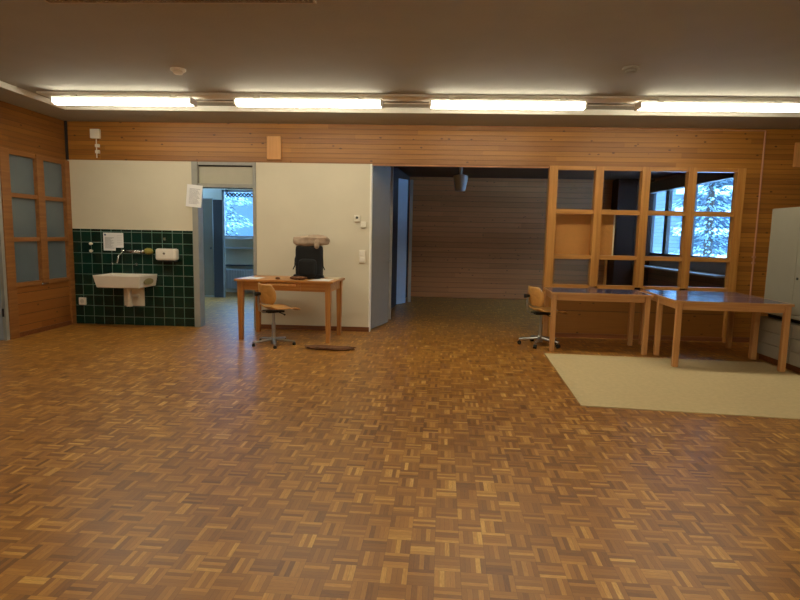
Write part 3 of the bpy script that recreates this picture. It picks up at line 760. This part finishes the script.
tag(superblob(0.03, 0.02, 0.014, 0.8, 0.8, 0.1, 5).build('eraser', mat('eraser_brown', (90, 56, 34), 0.7), smooth=True, loc=(-1.93, 7.14, 0.814)), 'small brown eraser lying on the desk left of the backpack', 'eraser')

# backpack
t = thing('backpack', 'black backpack standing upright on the wooden desk', 'backpack', (-1.565, 7.38, 0.80), 0.0)
superblob(0.178, 0.115, 0.218, 0.16, 0.5, 0.012, 2).build('bag', BLACKF, t, smooth=True, loc=(0, 0, 0.222))
superblob(0.125, 0.05, 0.12, 0.45, 0.55, 0.02, 6).build('front_pocket', BLACKF, t, smooth=True, loc=(0, -0.10, 0.15))
superblob(0.20, 0.10, 0.035, 0.8, 0.8, 0.10, 9).build('base_skirt', BLACKF, t, smooth=True, loc=(0, -0.03, 0.0375))
for s_ in (-1, 1):
    MB().tube([(s_*0.15, -0.02, 0.36), (s_*0.185, -0.03, 0.26), (s_*0.19, -0.03, 0.17), (s_*0.215, -0.03, 0.12)], [0.012, 0.009, 0.008, 0.006]).build('strap', BLACKF, t, smooth=True)
t = thing('jacket', 'beige-grey jacket bundled over the top of the backpack', 'jacket', (-1.54, 7.38, 1.265))
superblob(0.235, 0.13, 0.066, 0.5, 0.8, 0.09, 12).build('cloth', BEIGEF, t, smooth=True, loc=(0, 0, 0.04)).rotation_euler = (0, -0.05, 0)
superblob(0.13, 0.10, 0.035, 0.7, 0.8, 0.12, 14).build('hood', BEIGEF, t, smooth=True, loc=(0.07, 0.01, 0.085))
superblob(0.035, 0.02, 0.06, 0.8, 0.8, 0.1, 15).build('sleeve_end', BEIGEF, t, smooth=True, loc=(0.10, -0.125, 0.0))

# cloth strip on floor
t = tag(superblob(0.30, 0.09, 0.018, 0.7, 0.8, 0.16, 20).build('floor_cloth', RUST, smooth=True, loc=(-1.14, 6.63, 0.0200)), 'dark brown rag lying on the parquet before the desk', 'rag')
t.rotation_euler = (0, 0, -0.05)

# ---------------------------------------------------------------- tables, mat
flat('floor_mat', 'large beige mat on the parquet under the blue-topped tables', 'mat', [(1.47, 6.74), (1.335, 4.62), (3.05, 4.45), (4.0, 4.36), (4.0, 6.58)], 0.0005, MATC, 0.006)
g3 = 'blue-topped work tables'
t1 = thing('work_table', 'beech table with dark blue-grey top at the left of the three, beside the passage', 'table', (2.17, 7.19, 0), math.radians(-4.0), g3)
TW, TD, TH = 0.60, 0.35, 0.745
MB().box((-TW+0.012, -TD+0.012, TH-0.026), (TW-0.012, TD-0.012, TH)).build('table_top', LINO, t1, bevel=0.002)
MB().box((-TW, -TD, TH-0.027), (-TW+0.012, TD, TH)).box((TW-0.012, -TD, TH-0.027), (TW, TD, TH)).box((-TW+0.012, -TD, TH-0.027), (TW-0.012, -TD+0.012, TH)).box((-TW+0.012, TD-0.012, TH-0.027), (TW-0.012, TD, TH)).build('edge_band', BEECH, t1)
for a in (-1, 1):
    for b in (-1, 1):
        cx, cy = a*(TW-0.045), b*(TD-0.045)
        MB().box((cx-0.030, cy-0.030, 0), (cx+0.030, cy+0.030, TH-0.027)).build('leg', BEECHZ, t1, bevel=0.008)
MB().box((-TW+0.08, -TD+0.025, TH-0.10), (TW-0.08, -TD+0.047, TH-0.027)).box((-TW+0.08, TD-0.047, TH-0.10), (TW-0.08, TD-0.025, TH-0.027)).box((-TW+0.025, -TD+0.08, TH-0.10), (-TW+0.047, TD-0.08, TH-0.027)).box((TW-0.047, -TD+0.08, TH-0.10), (TW-0.025, TD-0.08, TH-0.027)).build('apron', BEECH, t1, bevel=0.003)
dup(t1, (3.37, 6.475, 0.0065), math.radians(-4.0), 'beech table with dark blue-grey top standing furthest forward on the mat')
dup(t1, (3.46, 7.19, 0), math.radians(-4.0), 'beech table with dark blue-grey top standing behind the foremost one, against the partition')

# ---------------------------------------------------------------- right-hand cabinets
t = thing('low_bench_cabinet', 'white low cabinet along the right wall with a brown plinth', 'cabinet', (4.03, 4.4, 0))
MB().box((0.02, 0, 0.07), (1.08, 2.45, 0.52)).build('body', CABW2, t)
MB().box((0.04, 0.0, 0.0), (1.06, 2.43, 0.07)).build('plinth', BASEB, t)
MB().box((0.10, 0, 0.52), (1.06, 2.43, 0.575)).build('recess', DARKG, t)  # set-back strip coloured dark as the shade under the top board
MB().box((0.0, -0.02, 0.575), (1.10, 2.45, 0.61)).build('top_board', CABW2, t, bevel=0.003)
for k in range(4):
    for j in range(3):
        MB().box((0.004, 0.03+k*0.605, 0.08+j*0.146), (0.02, 0.62+k*0.605, 0.218+j*0.146)).build('drawer', CABW2, t, bevel=0.003)
t = thing('tall_cabinet', 'tall grey-white cabinet with locked doors at the right edge', 'cabinet', (4.06, 5.74, 0.611))
MB().box((0.02, 0, 0), (0.5, 1.09, 1.19)).build('body', CABW, t)
for y0 in (0.005, 0.575):
    q = MB().box((0, y0, 0.01), (0.02, y0+(0.565 if y0 < 0.1 else 0.51), 1.185)).build('door', CABW, t, bevel=0.002)
MB().tube([(0.0, 0.52, 0.405), (-0.008, 0.52, 0.405)], 0.014).build('lock', BLACKP, t)

# ---------------------------------------------------------------- rooms behind
t = thing('cork_panel', 'plain orange-brown pinboard standing behind the glazed partition', 'pinboard', (1.80, WY+0.14, 1.16))
MB().box((-0.10, 0, 0), (0.84, 0.02, 0.61)).build('board', CORK, t)
MB().box((0.84, -0.002, 0), (0.862, 0.022, 0.61)).build('edge_strip', mat('strip_cream', (250, 226, 186), 0.5), t)
for x in (0.02, 0.76): MB().box((x, 0.02, -1.16), (x+0.03, 0.05, 0.61)).build('support', POST, t)
for x in (0.0, 0.74): MB().box((x, -0.0, -1.16), (x+0.07, 0.35, -1.13)).build('foot', POST, t)
t = thing('dark_corner_box', 'dark brown full-height box added to darken the far corner behind the glazed partition', 'cupboard', (4.08, 12.32, 0))  # added dark box, keeps this corner of the back room dark
DKW = mat('dark_corner_brown', (44, 26, 16), 0.8, spec=0.15)
MB().box((0, 0.02, 0), (0.76, 0.42, 2.70)).build('body', DKW, t)
for x in (0.005, 0.385): MB().box((x, 0, 0.05), (x+0.37, 0.02, 2.66)).build('door', DKW, t, bevel=0.003)
t = thing('pendant_lamp', 'dark grey pendant lamp hanging from the passage ceiling', 'lamp', (0.60, 10.6, 2.72))
MB().tube([(0, 0, 0), (0, 0, -0.10)], 0.035).build('ceiling_rose', GREYL, t)
MB().tube([(0, 0, -0.10), (0, 0, -0.20)], 0.03).build('stem', GREYL, t)
MB().lathe([(0.06, -0.17), (0.135, -0.19), (0.135, -0.24), (0.095, -0.47), (0.05, -0.48)], seg=28).build('lamp_shade', mat('lamp_shade_grey', (176, 164, 152), 0.4), t, smooth=False)

t = thing('grey_cupboard', 'tall grey cupboard seen through the doorway', 'cupboard', (-5.35, 11.68, 0))
MB().box((0, 0.02, 0.0), (0.80, 0.62, 2.10)).build('body', CABW, t)
MB().box((0.30, 0, 0.04), (0.80, 0.02, 2.08)).build('door', mat('cupboard_door_grey', (104, 90, 66), 0.4, var=0.02), t, bevel=0.003)
MB().lathe([(0.016, 0), (0.02, 0.02), (0.012, 0.03)]).build('knob', BLACKP, t, loc=(0.76, 0.0, 1.05)).rotation_euler = (PI/2, 0, 0)
t = thing('dark_board', 'dark upright board leaning beside the grey cupboard', 'board', (-4.53, 11.66, 0))
MB().box((0.0, 0, 0.0), (0.20, 0.035, 2.07)).build('panel', mat('dark_board', (36, 30, 27), 0.6), t)
MB().box((0.20, 0, 0.0), (0.235, 0.04, 2.07)).build('edge_strip', mat('board_edge_grey', (130, 130, 124), 0.5), t)
t = thing('radiator', 'white panel radiator under the side room window', 'radiator', (-4.72, 12.58, 0.10))
MB().box((0, 0, 0), (1.5, 0.06, 0.46)).build('panel', RADW, t, bevel=0.01)
m = MB()
for k in range(24): m.box((0.03+k*0.061, -0.008, 0.03), (0.055+k*0.061, 0.0, 0.43))
m.build('ribs', RADW, t)
MB().box((0.0, 0.06, 0.1), (0.06, 0.16, 0.3)).box((1.4, 0.06, 0.1), (1.46, 0.16, 0.3)).build('wall_bracket', STEEL, t)
tag(MB().box((0, 0, 0), (1.5, 0.16, 0.035)).build('window_shelf', RADW, loc=(-4.72, 12.59, 1.02)), 'pale shelf between the radiator and the side room window', 'shelf')
tag(MB().box((0, 0, 0), (1.5, 0.10, 0.03)).build('wall_rail', mat('rail_grey', (96, 98, 104), 0.5), loc=(-4.72, 12.65, 0.62)), 'grey rail on the wall above the radiator', 'rail')
t = thing('coat_rack', 'black zigzag coat rack across the top of the side room window', 'coat rack', (-4.62, BY-0.05, 2.25))
m = MB()
for k in range(8):
    m.tube([(k*0.085, 0, 0.04 if k % 2 else -0.05), ((k+1)*0.085, 0, -0.05 if k % 2 else 0.04)], 0.013, 8)
    m.tube([(k*0.085, 0.012, -0.05 if k % 2 else 0.04), ((k+1)*0.085, 0.012, 0.04 if k % 2 else -0.05)], 0.013, 8)
m.build('lattice', BLACKP, t)
for k in range(0, 9, 2): MB().tube([(k*0.085, 0.0, 0.0), (k*0.085, -0.06, 0.0)], 0.012, 8).build('peg', BLACKP, t)
for x in (0.0, 0.68): MB().box((x-0.01, 0.0, -0.01), (x+0.01, 0.085, 0.12)).build('hanger', BLACKP, t)

# ---------------------------------------------------------------- outdoors
struct(box('ground', (-60, 13.1, -0.4), (60, 90, -0.3), SNOW))
struct(box('ground_left', (-60, -20, -0.4), (-6.7, 13.1, -0.3), SNOW))
struct(box('ground_side', (5.6, -20, -0.4), (60, 13.1, -0.3), SNOW))
def conifer_mesh(seed, h=9.0, rad=2.2, n=5200):
    rr = random.Random(seed); m = MB(); m2 = MB()
    for k in range(n):
        q = rr.random(); z = 0.4 + q*(h-0.4); R = rad*(1-q)**0.8*(0.65+0.35*math.sin(z*5.5)) + 0.05
        a = rr.random()*2*PI; d = R*math.sqrt(rr.random())
        p = Vector((d*math.cos(a), d*math.sin(a), z-0.28*d))
        s_ = 0.07+0.08*rr.random()
        o = Vector((math.cos(a), math.sin(a), -0.35)).normalized(); t_ = Vector((-math.sin(a), math.cos(a), rr.uniform(-0.4, 0.4)))
        b = m2 if rr.random() < 0.45 else m
        v = [b.b.verts.new(x) for x in (p-t_*s_*0.45, p+o*s_*1.5, p+t_*s_*0.45, p+Vector((0, 0, s_*0.35)))]
        b.b.faces.new([v[0], v[1], v[3]]); b.b.faces.new([v[1], v[2], v[3]]); b.b.faces.new([v[0], v[2], v[1]])
    return m, m2
def conifer(label, loc, seed, g):
    t = thing('conifer', label, 'tree', loc, seed*1.3, g)
    MB().tube([(0, 0, 0), (0.05, 0, 4), (0, 0, 8.6)], [0.2, 0.13, 0.03], 8).build('trunk', BARK, t)
    a, b = conifer_mesh(seed)
    a.build('foliage', NEEDLE, t); b.build('snowy_foliage', NEEDLES, t)
    return t
gt = 'snowy conifers outdoors'
c1 = conifer('snow-dusted conifer nearest outside the side room window', (-10.8, 29, -0.3), 1, gt)
c2 = conifer('snow-dusted conifer nearest outside the back room window', (12.3, 25, -0.3), 2, gt)
dup(c1, (-13.8, 34, -0.3), 2, 'snow-dusted conifer further back on the left outside the side room window', gt)
dup(c1, (-16.5, 42, -0.3), 4, 'most distant snow-dusted conifer outside the side room window', gt)
dup(c2, (10.4, 31, -0.3), 1, 'snow-dusted conifer outside behind the left pane of the back room window', gt)
t = thing('apartment_building', 'pale apartment block with long balconies far outside the back room window', 'building', (33, 78, -0.3))
MB().box((0, 0, 0), (34, 10, 30)).build('wall', FACADE, t)
for k in range(10):
    q = MB().box((0.5, -1.4, 2.4+k*2.8), (33.5, 0, 3.5+k*2.8)).build('balcony', SNOW, t)
    m = MB()
    for x_ in range(8): m.box((1.5+x_*4.1, -0.06, 0.7+k*2.8), (3.9+x_*4.1, 0.0, 2.3+k*2.8))
    m.build('windows_row', mat('far_window_dark', (60, 78, 92), 0.2), t) if k == 0 else m.build('windows_row', bpy.data.materials['far_window_dark'], t)
